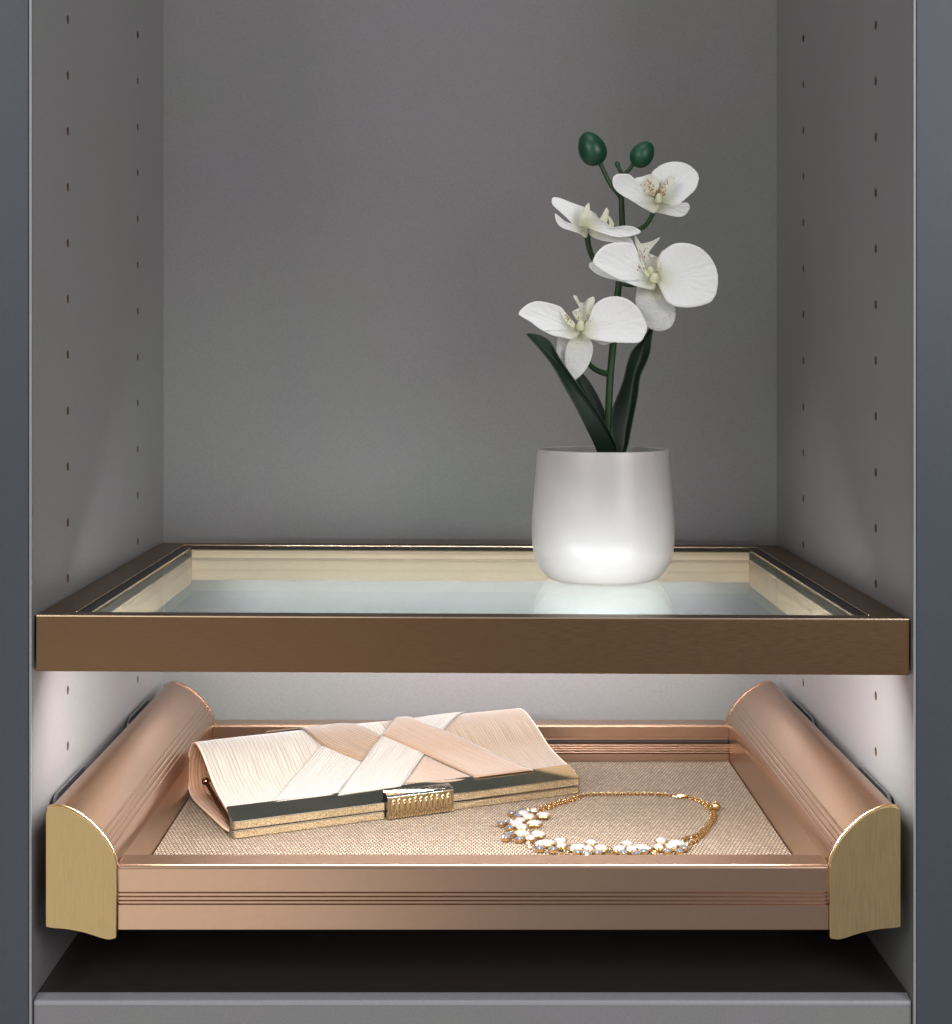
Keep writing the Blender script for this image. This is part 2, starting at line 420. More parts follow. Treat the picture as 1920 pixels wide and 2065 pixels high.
# ------------------------------------------------------------------ pull-out tray
tray = thing('pull_out_tray', 'rose gold pull-out tray with brass end caps, below the glass shelf', 'tray')
cap = [(0, 98.5), (.5, 101.2), (2.1, 102.4), (4.5, 102.8), (8, 102.4), (11.5, 101.2), (15.5, 99.3), (19.3, 96.9), (23.4, 93.6), (27.1, 89.9),
       (30.1, 86.4), (32.6, 82.8), (34.2, 80), (35.4, 77.4), (36.4, 74.3), (36.9, 71.1), (37.1, 60), (37.1, 34.9), (36.7, 33.6), (35.4, 33.2), (33.4, 33.2), (31.1, 33.5),
       (27.9, 34.4), (24.8, 35.5), (20, 36.9), (15.4, 37.9), (11.5, 38.6), (7.6, 39), (4, 39.2), (1.3, 39.3), (.3, 39.6), (0, 40.4)]
arc = [Vector((x, z)) for x, z in catmull([Vector((a, b, 0)) for a, b in cap[1:16]], 4) for _ in (0,)] if False else [p.to_2d() for p in catmull([Vector((a, b, 0)) for a, b in cap[1:16]], 5)]
def rail_profile():
    out = [(.8, 40), (.8, 97.5)]
    for i, p in enumerate(arc):
        q = arc[min(i+1, len(arc)-1)]-arc[max(i-1, 0)]; n = Vector((-q.y, q.x)).normalized()
        r = p-n*.9
        out.append((r.x, r.y))
    # resample densely so grooves can be cut by height
    dense = [v.to_2d() for v in resample([Vector((a, b, 0)) for a, b in out[2:]], 150)]
    gz = [87.0, 84.6, 82.1, 79.5]; res = out[:2]
    for i, p in enumerate(dense):
        q = dense[min(i+1, len(dense)-1)]-dense[max(i-1, 0)]; n = Vector((-q.y, q.x)).normalized()
        d = 0
        if p.x > 20:
            for g in gz:
                if abs(p.y-g) < .42: d = .3*(1-(abs(p.y-g)/.42)**2)
        r = p-n*d
        if d or i % 3 == 0 or i == len(dense)-1 or any(abs(p.y-g) < .9 for g in gz): res.append((r.x, r.y))
    res += [(36.1, 70.4), (35.2, 70.2), (35.2, 40)]
    return res
rp = rail_profile()
TYF, TYB = -5.0, 322.0
for sg, xo in ((1, -219.0), (-1, 227.9)):
    m = lambda pr: [(xo+sg*a, z) for a, z in pr]
    prism('side_rail', m(rp), 'Y', TYF+2.6, TYB, m_rose_x, tray, 30)
    cp = prism('end_cap', m(cap), 'Y', TYF-.6, TYF+1.9, m_brass, tray, 50, .5)
    # bright lip round the cap's top edge
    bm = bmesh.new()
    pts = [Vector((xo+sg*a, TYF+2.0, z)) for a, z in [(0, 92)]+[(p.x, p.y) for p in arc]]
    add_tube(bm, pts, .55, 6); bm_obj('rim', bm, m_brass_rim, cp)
    rc = prism('end_cap', m([(a*.98+.4, z-.4) for a, z in cap[:16]]+[(36.4, 40), (.4, 40)]), 'Y', TYB+.05, TYB+2, m_rose_x, tray, 30)
    rc['label'] = 'rose gold cap closing the rear of the rail'
    # slide brackets
    for (y0, y1) in ((31, 97), (217, 281)):
        bx = (XL+3.0 if sg > 0 else XR-3.0)
        pr = [(y0, 60), (y0, 93), (y0+1, 95.5), (y0+4, 97.5), (y0+8, 98), (y1-3, 98), (y1-1, 97.5), (y1, 96), (y1, 60)]
        br = prism('slide_bracket', pr, 'X', bx-.8, bx+.8, m_steel, tray, 40)
        pr2 = [(y0+6, 66), (y0+6, 91), (y0+9, 94), (y1-4, 94.5), (y1-4, 66)]
        prism('bracket_plate', pr2, 'X', *( (bx+.9, bx+2.0) if sg > 0 else (bx-2.0, bx-.9)), m_steel, br, 40)
    # slide body in the gap
    a, b_ = sorted((bx+sg*.85, xo-sg*.1)); 
    box('drawer_slide', min(XL+1.0, XL+6.9) if sg > 0 else XR-6.9, XL+6.9 if sg > 0 else XR-1.0, 45, 335, 50, 58, m_black, tray, .5)
IXL, IXR = -219+35.3, 227.9-35.3
FXL, FXR = -219+37.2, 227.9-37.2
# front rail: rounded top, four fine grooves
def front_prof(y0, y1, zt, zb, grooves, r=2.3, face=1):
    pr = [(y0, zb+.5)]
    for g in sorted(grooves):
        pr += [(y0, g-.5), (y0+1.3, g-.42), (y0+1.3, g+.42), (y0, g+.5)]
    for k in range(0, 9): a = PI-(PI/2)*k/8; pr.append((y0+r+r*math.cos(a), zt-r+r*math.sin(a)))
    pr += [(y1-.6, zt), (y1, zt-.6), (y1, zb), (y0+.5, zb)]
    return pr
fp = front_prof(-3.0, 14.6, 71.3, 37.0, [56.9, 54.8, 52.7, 50.8])
prism('front_rail', fp, 'X', FXL+.1, FXR-.1, m_rose_x, tray, 30)
# rear rail, mirrored, with a recessed channel
yb, yf = 334.0, 315.0
rear = [(yb, 37), (yb, 71.6), (yf+1.4, 72), (yf+.4, 71.6), (yf, 70.6), (yf, 63.4), (yf+.5, 62.9), (yf+.5, 61.9), (yf, 61.4), (yf+5.5, 61.3), (yf+5.5, 58.5), (yf, 58.2)]
z = 58.0
for k in range(4):
    rear += [(yf+1.3, z-.05), (yf-.2, z-.2), (yf-.3, z-.7), (yf, z-1.25), (yf+1.3, z-1.3)]; z -= 1.75
rear += [(yf, z-.1), (yf, 37)]
prism('rear_rail', rear, 'X', IXL+.1, IXR-.1, m_rose_x, tray, 4)
box('channel_shade_strip', IXL+.3, IXR-.3, yf+3.2, yf+5.4, 58.6, 61.2, m_channel_shade, tray)  # dark strip added to put shade into the recess
# board under the fabric
box('tray_base', IXL+.2, IXR-.2, 14.7, yf-.1, 38, 44.0, m_rose_x, tray)

# woven mat
m_weave = bpy.data.materials.new('woven_beige_cloth'); m_weave.use_nodes = True
b = m_weave.node_tree.nodes['Principled BSDF']; b.inputs['Roughness'].default_value = .8
mp = coords(m_weave, 'Object', (1000, 1000, 1000))
wn = N(m_weave, 'ShaderNodeTexNoise'); wn.inputs['Scale'].default_value = .22; wn.inputs['Detail'].default_value = 3; L(m_weave, mp, 'Vector', wn, 'Vector')
mm_ = N(m_weave, 'ShaderNodeMix', data_type='VECTOR'); mm_.inputs[0].default_value = .0
va = N(m_weave, 'ShaderNodeVectorMath', operation='MULTIPLY_ADD'); va.inputs[1].default_value = (.9, .9, 0)
L(m_weave, wn, 'Color', va, 0); L(m_weave, mp, 'Vector', va, 2)
br = N(m_weave, 'ShaderNodeTexBrick'); br.offset = .5; br.squash = 1
br.inputs['Scale'].default_value = 1; br.inputs['Brick Width'].default_value = 2.3; br.inputs['Row Height'].default_value = 3.1
br.inputs['Mortar Size'].default_value = .46; br.inputs['Mortar Smooth'].default_value = .8
br.inputs['Color1'].default_value = (.34, .268, .188, 1); br.inputs['Color2'].default_value = (.25, .187, .126, 1); br.inputs['Mortar'].default_value = (.04, .025, .016, 1)
L(m_weave, va, 0, br, 'Vector')
n2 = N(m_weave, 'ShaderNodeTexNoise'); n2.inputs['Scale'].default_value = .6; n2.inputs['Detail'].default_value = 4; L(m_weave, mp, 'Vector', n2, 'Vector')
cm = N(m_weave, 'ShaderNodeMix', data_type='RGBA', blend_type='OVERLAY'); cm.inputs[0].default_value = .55
L(m_weave, br, 'Color', cm, 6); L(m_weave, n2, 'Fac', cm, 7); L(m_weave, cm, 2, b, 'Base Color')
inv = N(m_weave, 'ShaderNodeMath', operation='SUBTRACT'); inv.inputs[0].default_value = 1; L(m_weave, br, 'Fac', inv, 1)
bp = N(m_weave, 'ShaderNodeBump'); bp.inputs['Strength'].default_value = .9; bp.inputs['Distance'].default_value = .0006
L(m_weave, inv, 0, bp, 'Height'); L(m_weave, bp, 'Normal', b, 'Normal')
FZ = 46.0
mt = box('fabric_mat', IXL+.4, IXR-.4, 14.9, yf-.3, 44.05, FZ, m_weave, tray, .5, 2)
place(tray, (4.4, 165, 38))

# ------------------------------------------------------------------ plant pot
PC = Vector(((1216-VX)*987/F, 168.0, GZ-.38))
pot_o = thing('plant_pot', 'matt white rounded ceramic pot standing on the glass shelf', 'plant pot')
op = [(0, 0), (28, 0), (31.0, .1), (33.2, .55), (35.2, 1.6), (37.6, 4.1), (40.0, 7.3), (41.9, 10.6), (43.6, 15), (44.6, 20), (45.1, 26), (45.1, 33), (44.8, 40), (44.3, 48), (43.6, 56), (42.8, 66), (42.1, 75), (41.6, 81), (41.3, 82), (40.7, 82.4), (40.1, 82), (39.9, 81), (40.3, 74), (41.2, 60), (42, 40), (40, 15), (0, 12)]
opr = [p.to_2d() for p in catmull([Vector((a, b, 0)) for a, b in op], 3)]
lathe('pot_body', [(max(a, 0), b) for a, b in opr], PC, m_pot, pot_o, 96)
bm = bmesh.new(); n = 24
r = bmesh.ops.create_grid(bm, x_segments=30, y_segments=30, size=41)
for v in bm.verts:
    d = math.hypot(v.co.x, v.co.y)
    k = max(abs(v.co.x), abs(v.co.y))/max(d, 1e-6)
    v.co.x *= k; v.co.y *= k; v.co.z = 71+random.uniform(-1.2, 1.2); v.co += PC
bm_obj('pot_filling', bm, m_soil, pot_o)
place(pot_o, PC)

# ------------------------------------------------------------------ orchid
orch = thing('orchid', 'artificial white orchid with four blooms and two green buds, in the white pot', 'orchid')
YS = 168.0
r1 = lambda x, y: (1020+x/4.017, 240+y/4.017)
r2 = lambda x, y: (1020+x/4.017, 560+y/4.017)
def Q1(x, y, Y): return P(*r1(x, y), Y)
def Q2(x, y, Y): return P(*r2(x, y), Y)

stem_pts = [Q2(800, 1640, 170), Q2(812, 1400, 168), Q2(826, 1200, 167), Q2(838, 950, 167), Q2(850, 750, 167), Q2(868, 560, 168), Q2(888, 350, 170), Q2(905, 150, 171),
            Q1(920, 1300, 172), Q1(935, 1120, 172), Q1(945, 950, 172), Q1(942, 800, 171), Q1(938, 680, 170), Q1(936, 620, 170), Q1(940, 540, 171), Q1(950, 460, 172), Q1(956, 432, 172)]
sp = catmull(stem_pts, 4); n = len(sp)
bm = bmesh.new(); add_tube(bm, sp, [2.35-1.0*(i/n)**2 for i in range(n)], 12)
bm_obj('stem', bm, m_stem, orch)
def twig(pts, ra, rb, name='stalk'):
    s = catmull(pts, 5); n = len(s); bm = bmesh.new()
    add_tube(bm, s, [ra+(rb-ra)*i/(n-1) for i in range(n)], 10)
    return bm_obj(name, bm, m_stem, orch)
twig([Q1(936, 640, 170), Q1(905, 600, 168), Q1(850, 530, 166), Q1(808, 450, 166), Q1(775, 380, 166), Q1(755, 345, 166)], 1.5, 1.35)
twig([Q1(952, 450, 172), Q1(985, 425, 171), Q1(1015, 390, 170), Q1(1040, 350, 170)], 1.3, 1.2)
twig([Q1(945, 450, 172), Q1(925, 415, 171), Q1(912, 385, 171)], 1.3, 1.1)
twig([Q1(940, 960, 172), Q1(1010, 925, 168), Q1(1100, 885, 163), Q1(1150, 840, 160), Q1(1190, 770, 158), Q1(1215, 710, 156)], 1.5, 1.4)
twig([Q1(905, 1290, 172), Q1(800, 1230, 170), Q1(715, 1140, 168), Q1(680, 1060, 166), Q1(664, 985, 163), Q1(664, 925, 160)], 1.5, 1.9)
twig([Q2(830, 780, 167), Q2(770, 765, 164), Q2(700, 725, 160), Q2(650, 660, 156), Q2(620, 560, 152), Q2(604, 470, 150)], 1.9, 1.4)
twig([Q1(925, 1330, 172), Q1(1010, 1345, 168), Q1(1100, 1340, 160), Q1(1180, 1320, 154)], 1.5, 1.3)

def bud(c, w, h, tilt, name='bud', fat=.12, m=m_bud):
    """egg, narrow end down at its stalk, tilted about the depth axis"""
    prof = []
    for k in range(17):
        t = PI*k/16; r = w/2*math.sin(t)*(1-fat*math.cos(t)*-1*-1); z = -h/2*math.cos(t)
        r = w/2*math.sin(t)*(1-fat*math.cos(t))
        prof.append((max(r, 0), z))
    M = Matrix.Rotation(tilt, 4, 'Y')
    o = lathe(name, prof, c, m, orch, 24, M)
    return o
b1 = bud(Q1(697, 240, 166), 17.5, 22.5, -.42, fat=-.16)
b2 = bud(Q1(1108, 286, 170), 14.5, 18.0, .62, fat=-.12)
bud(Q1(906, 372, 171), 3.2, 5.2, -.3)

def leaf(left, mid, right, ydep, fold=4, name='leaf', conv=r2):
    n = 34
    A = resample([Vector((*p, 0)) for p in catmull([Vector((*p, 0)) for p in left], 6)], n)
    M_ = resample([Vector((*p, 0)) for p in catmull([Vector((*p, 0)) for p in mid], 6)], n)
    B = resample([Vector((*p, 0)) for p in catmull([Vector((*p, 0)) for p in right], 6)], n)
    verts, faces, uvs = [], [], []; K = 5
    for i in range(n):
        t = i/(n-1); Y = ydep[0]+(ydep[1]-ydep[0])*t+ydep[2]*math.sin(PI*t)
        for side, (E, G) in enumerate(((A, M_), (M_, B))):
            for k in range(K if side else K):
                s = k/(K if side == 0 else K-1)
                q = E[i].lerp(G[i], s)
                edge = (1-s) if side == 0 else s
                yy = Y-fold*(edge**1.4)*math.sin(PI*min(1, .08+t*.92))+.3*math.sin(t*9+side)
                verts.append(P(*conv(q.x, q.y), yy)); uvs.append((s+side, t))
    W = 2*K
    for i in range(n-1):
        for k in range(W-1): faces.append((i*W+k, i*W+k+1, (i+1)*W+k+1, (i+1)*W+k))
    o = mesh_obj(name, verts, faces, m_leaf, orch, uvs, 60)
    s = o.modifiers.new('s', 'SOLIDIFY'); s.thickness = .0009; s.offset = 0
    ss = o.modifiers.new('b', 'SUBSURF'); ss.levels = ss.render_levels = 1
    return o
leaf([(165, 455), (210, 500), (300, 610), (380, 720), (480, 900), (570, 1060), (650, 1220), (730, 1390), (780, 1560)],
     [(165, 455), (250, 540), (400, 660), (545, 850), (680, 1020), (790, 1190), (850, 1310), (880, 1400), (820, 1570)],
     [(165, 455), (225, 450), (300, 470), (375, 530), (435, 650), (560, 830), (700, 1020), (795, 1170), (865, 1300), (900, 1390), (850, 1560)],
     (138, 160, -6), 5)
leaf([(560, 740), (570, 830), (650, 1000), (745, 1160), (800, 1300), (830, 1560)],
     [(560, 740), (610, 830), (690, 980), (770, 1130), (815, 1290), (835, 1560)],
     [(560, 740), (630, 780), (705, 880), (765, 990), (805, 1090), (835, 1250), (845, 1560)],
     (182, 172, 4), 3)
leaf([(1172, 400), (1100, 510), (1020, 590), (980, 700), (950, 830), (900, 960), (858, 1070), (845, 1200), (870, 1330), (900, 1390), (860, 1560)],
     [(1180, 405), (1115, 520), (1100, 640), (1050, 770), (1025, 900), (1005, 1050), (975, 1200), (950, 1390), (880, 1560)],
     [(1195, 410), (1180, 520), (1172, 600), (1140, 690), (1090, 800), (1072, 950), (1042, 1100), (1012, 1250), (982, 1390), (900, 1560)],
     (186, 174, 3), 6)

def petal(fl, outline, base, Y0, gx, gz, cup=0, mat_=None, name='petal', conv=r1, thick=.3, nper=6, ruf=.45, rings=12):
    """a petal as a curved sheet: outline, depth plane (gx, gz mm per mm) about its base and a cup"""
    out = catmull([Vector((*p, 0)) for p in outline], nper, True)
    cx = sum(p.x for p in out)/len(out); cy = sum(p.y for p in out)/len(out); c = Vector((cx, cy, 0))
    bx, by = base; s = 4.017*3.2
    verts, uvs, faces = [], [], []; ph = random.uniform(0, 6)
    def put(q, r):
        dx = (q.x-bx)/s; dz = -(q.y-by)/s; d = math.hypot(dx, dz); a = math.atan2(dz, dx)
        Y = Y0+gx*dx+gz*dz-cup*r*r+ruf*math.sin(a*7+ph)*(r**3)*min(1, d/8)+(.13*math.sin(a*34+1.2*math.sin(d*.5))+.08*math.sin(a*61+ph))*min(1, d/10)
        verts.append(P(*conv(q.x, q.y), Y)); uvs.append((a, d))
    put(c, 0)
    n = len(out)
    for j in range(1, rings+1):
        r = j/rings
        for p in out: put(c.lerp(p, r if r < 1 else 1+random.uniform(-.006, .006)), r)
    for i in range(n): faces.append((0, 1+i, 1+(i+1) % n))
    for j in range(rings-1):
        for i in range(n):
            a = 1+j*n+i; b_ = 1+j*n+(i+1) % n; faces.append((a, b_, b_+n, a+n))
    o = mesh_obj(name, verts, faces, mat_ or m_petal, fl, uvs, 80)
    sm = o.modifiers.new('s', 'SOLIDIFY'); sm.thickness = thick*MM; sm.offset = 0
    return o
def flower(label):
    f = bpy.data.objects.new('bloom', None); COL.objects.link(f); f.parent = orch; f['label'] = label; f.empty_display_size = .01
    return f
def specks(fl, pts, Y, conv=r1, n=16, spread=(45, 45), sz=.42):
    bm = bmesh.new()
    for (x, y) in pts:
        for k in range(n):
            p = P(*conv(x+random.gauss(0, spread[0]/2), y+random.gauss(0, spread[1]/2)), Y+random.uniform(-.3, .3))
            a = random.uniform(.6, 1.5)
            Mx = Matrix.Translation(p) @ Matrix.Rotation(random.uniform(-.6, .6), 4, 'Y') @ Matrix.Diagonal((sz*.6, sz*.5, sz*a*1.5, 1))
            bmesh.ops.create_icosphere(bm, subdivisions=1, radius=1, matrix=Mx)
    o = bm_obj('speckles', bm, m_speck, fl); o['kind'] = 'stuff'; return o
def column_(fl, x, y, Y, w, h, tilt=0, conv=r1):
    M = Matrix.Rotation(tilt, 4, 'Y') @ Matrix.Rotation(.5, 4, 'X')
    prof = [(0, -h/2), (w*.38, -h/2+.4), (w*.5, -h*.2), (w*.45, h*.15), (w*.3, h*.42), (0, h/2)]
    prof = [(max(p.x, 0), p.y) for p in catmull([Vector((a, b, 0)) for a, b in prof], 3)]
    return lathe('column', prof, P(*conv(x, y), Y), m_lip, fl, 14, M)

# bloom 1, top right
f1 = flower('topmost bloom on the right')
petal(f1, [(1048, 484), (1100, 468), (1180, 446), (1225, 480), (1250, 560), (1240, 640), (1180, 630), (1090, 560)], (1235, 640), 156, .1, .3, -1.0, name='sepal')
petal(f1, [(1180, 446), (1230, 390), (1300, 355), (1380, 345), (1460, 360), (1520, 400), (1557, 445), (1562, 500), (1535, 570), (1485, 620), (1435, 665), (1385, 697), (1310, 692), (1262, 668), (1250, 610), (1215, 520)], (1250, 650), 152, -.15, .25, 2.5)
petal(f1, [(1200, 745), (1290, 772), (1390, 792), (1442, 784), (1480, 745), (1491, 710), (1470, 680), (1420, 682), (1365, 700), (1300, 697), (1240, 680), (1205, 700)], (1225, 690), 151, -.3, -.6, 1.5, name='sepal')
petal(f1, [(866, 505), (872, 472), (900, 448), (950, 444), (1002, 450), (1045, 485), (1085, 530), (1130, 590), (1200, 640), (1245, 680), (1235, 740), (1200, 762), (1150, 738), (1090, 705), (1010, 655), (940, 615), (890, 572), (870, 535)], (1225, 680), 149, .28, -.25, 3.0)
petal(f1, [(1105, 500), (1150, 455), (1200, 455), (1235, 500), (1240, 550), (1215, 590), (1195, 620), (1150, 600), (1112, 560)], (1210, 630), 144, .15, .2, 1.8, m_lip, 'lip', thick=.35)
petal(f1, [(1285, 500), (1320, 465), (1360, 470), (1366, 510), (1340, 560), (1290, 610), (1255, 625), (1260, 560)], (1250, 630), 144, -.15, .2, 1.5, m_lip, 'lip', thick=.35)
specks(f1, [(1160, 520), (1150, 580), (1195, 590), (1275, 540), (1270, 590), (1235, 600)], 141.6, n=14)
column_(f1, 1240, 640, 143, 4.2, 6.4, -.1)

# bloom 2, left, seen from the side
f2 = flower('upper left bloom seen from the side')
petal(f2, [(372, 660), (385, 635), (440, 640), (530, 675), (620, 708), (690, 742), (735, 775), (757, 825), (740, 860), (660, 890), (600, 872), (545, 850), (495, 800), (430, 742), (382, 695)], (650, 890), 157, .35, .5, 1.5)
petal(f2, [(400, 763), (420, 788), (480, 828), (560, 855), (650, 880), (665, 925), (648, 962), (605, 933), (530, 905), (460, 882), (420, 846), (403, 805)], (655, 915), 153, .5, -.3, 1.0, m_petal, 'sepal')
petal(f2, [(672, 900), (740, 905), (830, 940), (930, 955), (1000, 962), (1028, 990), (1038, 1032), (980, 1021), (880, 1000), (790, 987), (715, 962), (672, 932)], (670, 915), 157, -.4, -.3, 1.0, m_petal, 'sepal')
petal(f2, [(612, 790), (620, 750), (648, 702), (675, 680), (681, 725), (674, 790), (668, 840), (620, 830)], (645, 840), 148, .1, .4, .8, m_lip, 'lip', thick=.35)
petal(f2, [(757, 830), (788, 765), (815, 719), (832, 742), (829, 790), (812, 855), (780, 870)], (780, 860), 150, -.1, .4, .8, m_lip, 'lip', thick=.35)
petal(f2, [(824, 783), (850, 800), (876, 850), (866, 885), (842, 880), (838, 830)], (850, 880), 151, -.1, .2, .6, m_lip, 'lip', thick=.35)
petal(f2, [(618, 830), (642, 798), (705, 793), (785, 820), (868, 880), (950, 866), (1022, 870), (1070, 890), (1092, 910), (1075, 930), (1000, 950), (930, 958), (850, 946), (760, 917), (690, 893), (640, 862)], (650, 870), 146, -.2, -.4, 2.0)

# bloom 3, large, centre right
f3 = flower('largest bloom in the middle right')
petal(f3, [(674, 1190), (700, 1158), (770, 1195), (900, 1270), (1040, 1330), (1120, 1365), (1000, 1335), (900, 1307), (800, 1282), (718, 1242)], (1180, 1330), 152, .25, .2, 1.0, name='sepal')
petal(f3, [(1075, 1345), (1052, 1435), (1055, 1520), (1085, 1605), (1132, 1672), (1200, 1710), (1270, 1718), (1333, 1690), (1370, 1630), (1379, 1560), (1370, 1500), (1320, 1440), (1260, 1370), (1200, 1330), (1130, 1325)], (1200, 1350), 150, 0, .12, -2.0, m_sepal, 'sepal')
petal(f3, [(1044, 938), (1052, 975), (1064, 1003), (1110, 1006), (1180, 990), (1250, 960), (1200, 1022), (1160, 1082), (1178, 1125), (1236, 1122), (1246, 1190), (1232, 1260), (1160, 1275), (1105, 1220), (1078, 1150), (1068, 1060), (1048, 1000)], (1190, 1280), 147.5, .05, .12, .8, m_lip, 'lip', thick=.35)
petal(f3, [(708, 1142), (740, 1082), (790, 1032), (860, 1006), (960, 1000), (1032, 1012), (1062, 1065), (1085, 1150), (1130, 1225), (1195, 1290), (1215, 1340), (1196, 1382), (1130, 1373), (1050, 1352), (950, 1312), (860, 1272), (780, 1222), (718, 1170)], (1200, 1310), 145, .22, -.12, 3.5)
petal(f3, [(1236, 1200), (1252, 1110), (1305, 1043), (1380, 1008), (1460, 1005), (1550, 1030), (1622, 1080), (1672, 1142), (1706, 1212), (1720, 1292), (1712, 1380), (1692, 1440), (1650, 1487), (1560, 1515), (1470, 1526), (1380, 1516), (1312, 1482), (1272, 1422), (1240, 1352), (1208, 1300)], (1225, 1290), 144, -.2, -.05, 3.2)
petal(f3, [(1280, 1058), (1248, 1095), (1228, 1150), (1232, 1230), (1252, 1215), (1262, 1140), (1278, 1090)], (1240, 1240), 139, -.05, .2, .5, m_lip, 'lip', thick=.35)
petal(f3, [(1045, 1068), (1075, 1075), (1100, 1130), (1130, 1200), (1165, 1250), (1150, 1280), (1105, 1220), (1068, 1140)], (1160, 1270), 139, .1, .2, .5, m_lip, 'lip', thick=.35)
specks(f3, [(1120, 1080), (1135, 1120), (1115, 1200), (1130, 1235), (1210, 1235)], 139.0, n=8, spread=(50, 40))
column_(f3, 1205, 1285, 138.5, 5.4, 6.2, .15)
column_(f3, 1175, 1225, 140, 4.2, 5.0, -.5)

# bloom 4, lower left
f4 = flower('lowest bloom, left of the stem')
petal(f4, [(700, 1775), (780, 1828), (850, 1815), (900, 1790), (760, 1740)], (640, 1740), 158, -.1, -.1, .5, m_petal, 'sepal')
petal(f4, [(438, 1740), (412, 1840), (416, 1910), (440, 1985), (495, 2060), (548, 2115), (560, 2000), (560, 1850), (560, 1740)], (580, 1730), 153, .1, .1, -1.5, m_sepal, 'sepal')
petal(f4, [(597, 1722), (655, 1755), (690, 1800), (706, 1850), (696, 1925), (664, 2005), (612, 2072), (548, 2117), (502, 2052), (480, 1970), (484, 1880), (515, 1790), (555, 1735)], (598, 1725), 149, 0, .08, 2.2, m_sepal, 'sepal')
petal(f4, [(548, 1436), (560, 1428), (576, 1440), (588, 1478), (640, 1486), (672, 1452), (712, 1440), (721, 1470), (700, 1530), (684, 1600), (640, 1650), (590, 1640), (552, 1600), (538, 1562), (560, 1560), (590, 1560), (602, 1540), (585, 1500)], (600, 1680), 147, .02, .15, .8, m_lip, 'lip', thick=.35)
petal(f4, [(655, 1530), (672, 1465), (700, 1440), (718, 1450), (716, 1500), (692, 1570), (672, 1640), (655, 1600)], (660, 1650), 143, -.1, .1, .5, m_lip, 'lip', thick=.35)
petal(f4, [(106, 1572), (140, 1528), (200, 1490), (262, 1476), (340, 1488), (438, 1520), (485, 1570), (555, 1650), (602, 1705), (592, 1745), (540, 1783), (460, 1768), (378, 1752), (280, 1702), (200, 1642), (122, 1595)], (590, 1715), 146, .18, -.15, 3.0)
petal(f4, [(678, 1605), (716, 1512), (788, 1456), (868, 1437), (952, 1446), (1030, 1490), (1085, 1550), (1122, 1620), (1145, 1692), (1122, 1760), (1080, 1808), (980, 1813), (850, 1806), (740, 1792), (665, 1775), (612, 1718), (640, 1660)], (620, 1715), 145, -.15, -.15, 3.0)
petal(f4, [(436, 1530), (470, 1555), (520, 1610), (560, 1660), (545, 1690), (495, 1650), (455, 1590)], (580, 1690), 140.5, .1, .1, .6, m_lip, 'lip', thick=.35)
specks(f4, [(490, 1600), (515, 1640), (595, 1595), (670, 1610), (645, 1650)], 139.6, n=7, spread=(40, 34))
column_(f4, 605, 1670, 140, 4.8, 6.6, .05)
place(orch, (PC.x, PC.y, PC.z+62))

# ------------------------------------------------------------------ clutch bag
bag = thing('clutch_bag', 'ivory and peach pleated satin clutch with gold frame, lying in the tray', 'clutch bag')
BO = Vector((-139.6, 124.0, FZ)); BD = Vector((.905, .4255, 0)).normalized(); BP = Vector((-BD.y, BD.x, 0)); BL = 239.0
def BW(v, u, h): return BO+BD*v+BP*u+Vector((0, 0, h))
prof = [(11.5, 15.2), (28, 18.8), (44, 24), (57, 31), (68, 36.3), (77, 39.5), (85, 40.6), (93, 38.8), (100, 33), (105, 25), (107, 17), (105.5, 9), (100, 3.6), (91, 1.5), (75, 1.0), (44, 1.0), (20, 1.2), (9, 2.5)]
PR = [p.to_2d() for p in resample(catmull([Vector((a, b, 0)) for a, b in prof], 8), 120)]
PLEN = sum((b-a).length for a, b in zip(PR, PR[1:]))
def bag_pt(v, s, off=0):
    """v mm along the frame, s 0..1 along the section from the frame's top round to its underside"""
    x = s*(len(PR)-1); i = max(0, min(int(x), len(PR)-2)); t = x-i; p = PR[i].lerp(PR[i+1], t)
    q = (PR[min(i+1, len(PR)-1)]-PR[max(i-1, 0)]).normalized(); n = Vector((-q.y, q.x))
    # soft pillowing along the length and a slight inward taper at the fold
    lump = .9*math.sin(PI*v/BL)*math.sin(PI*min(1, s*1.6)) + .35*math.sin(v*.09+2)*math.sin(s*9)
    vv = v
    r = p+n*(off+max(lump, -1) if s < .62 else off)
    return BW(vv, r.x, max(r.y, .35))
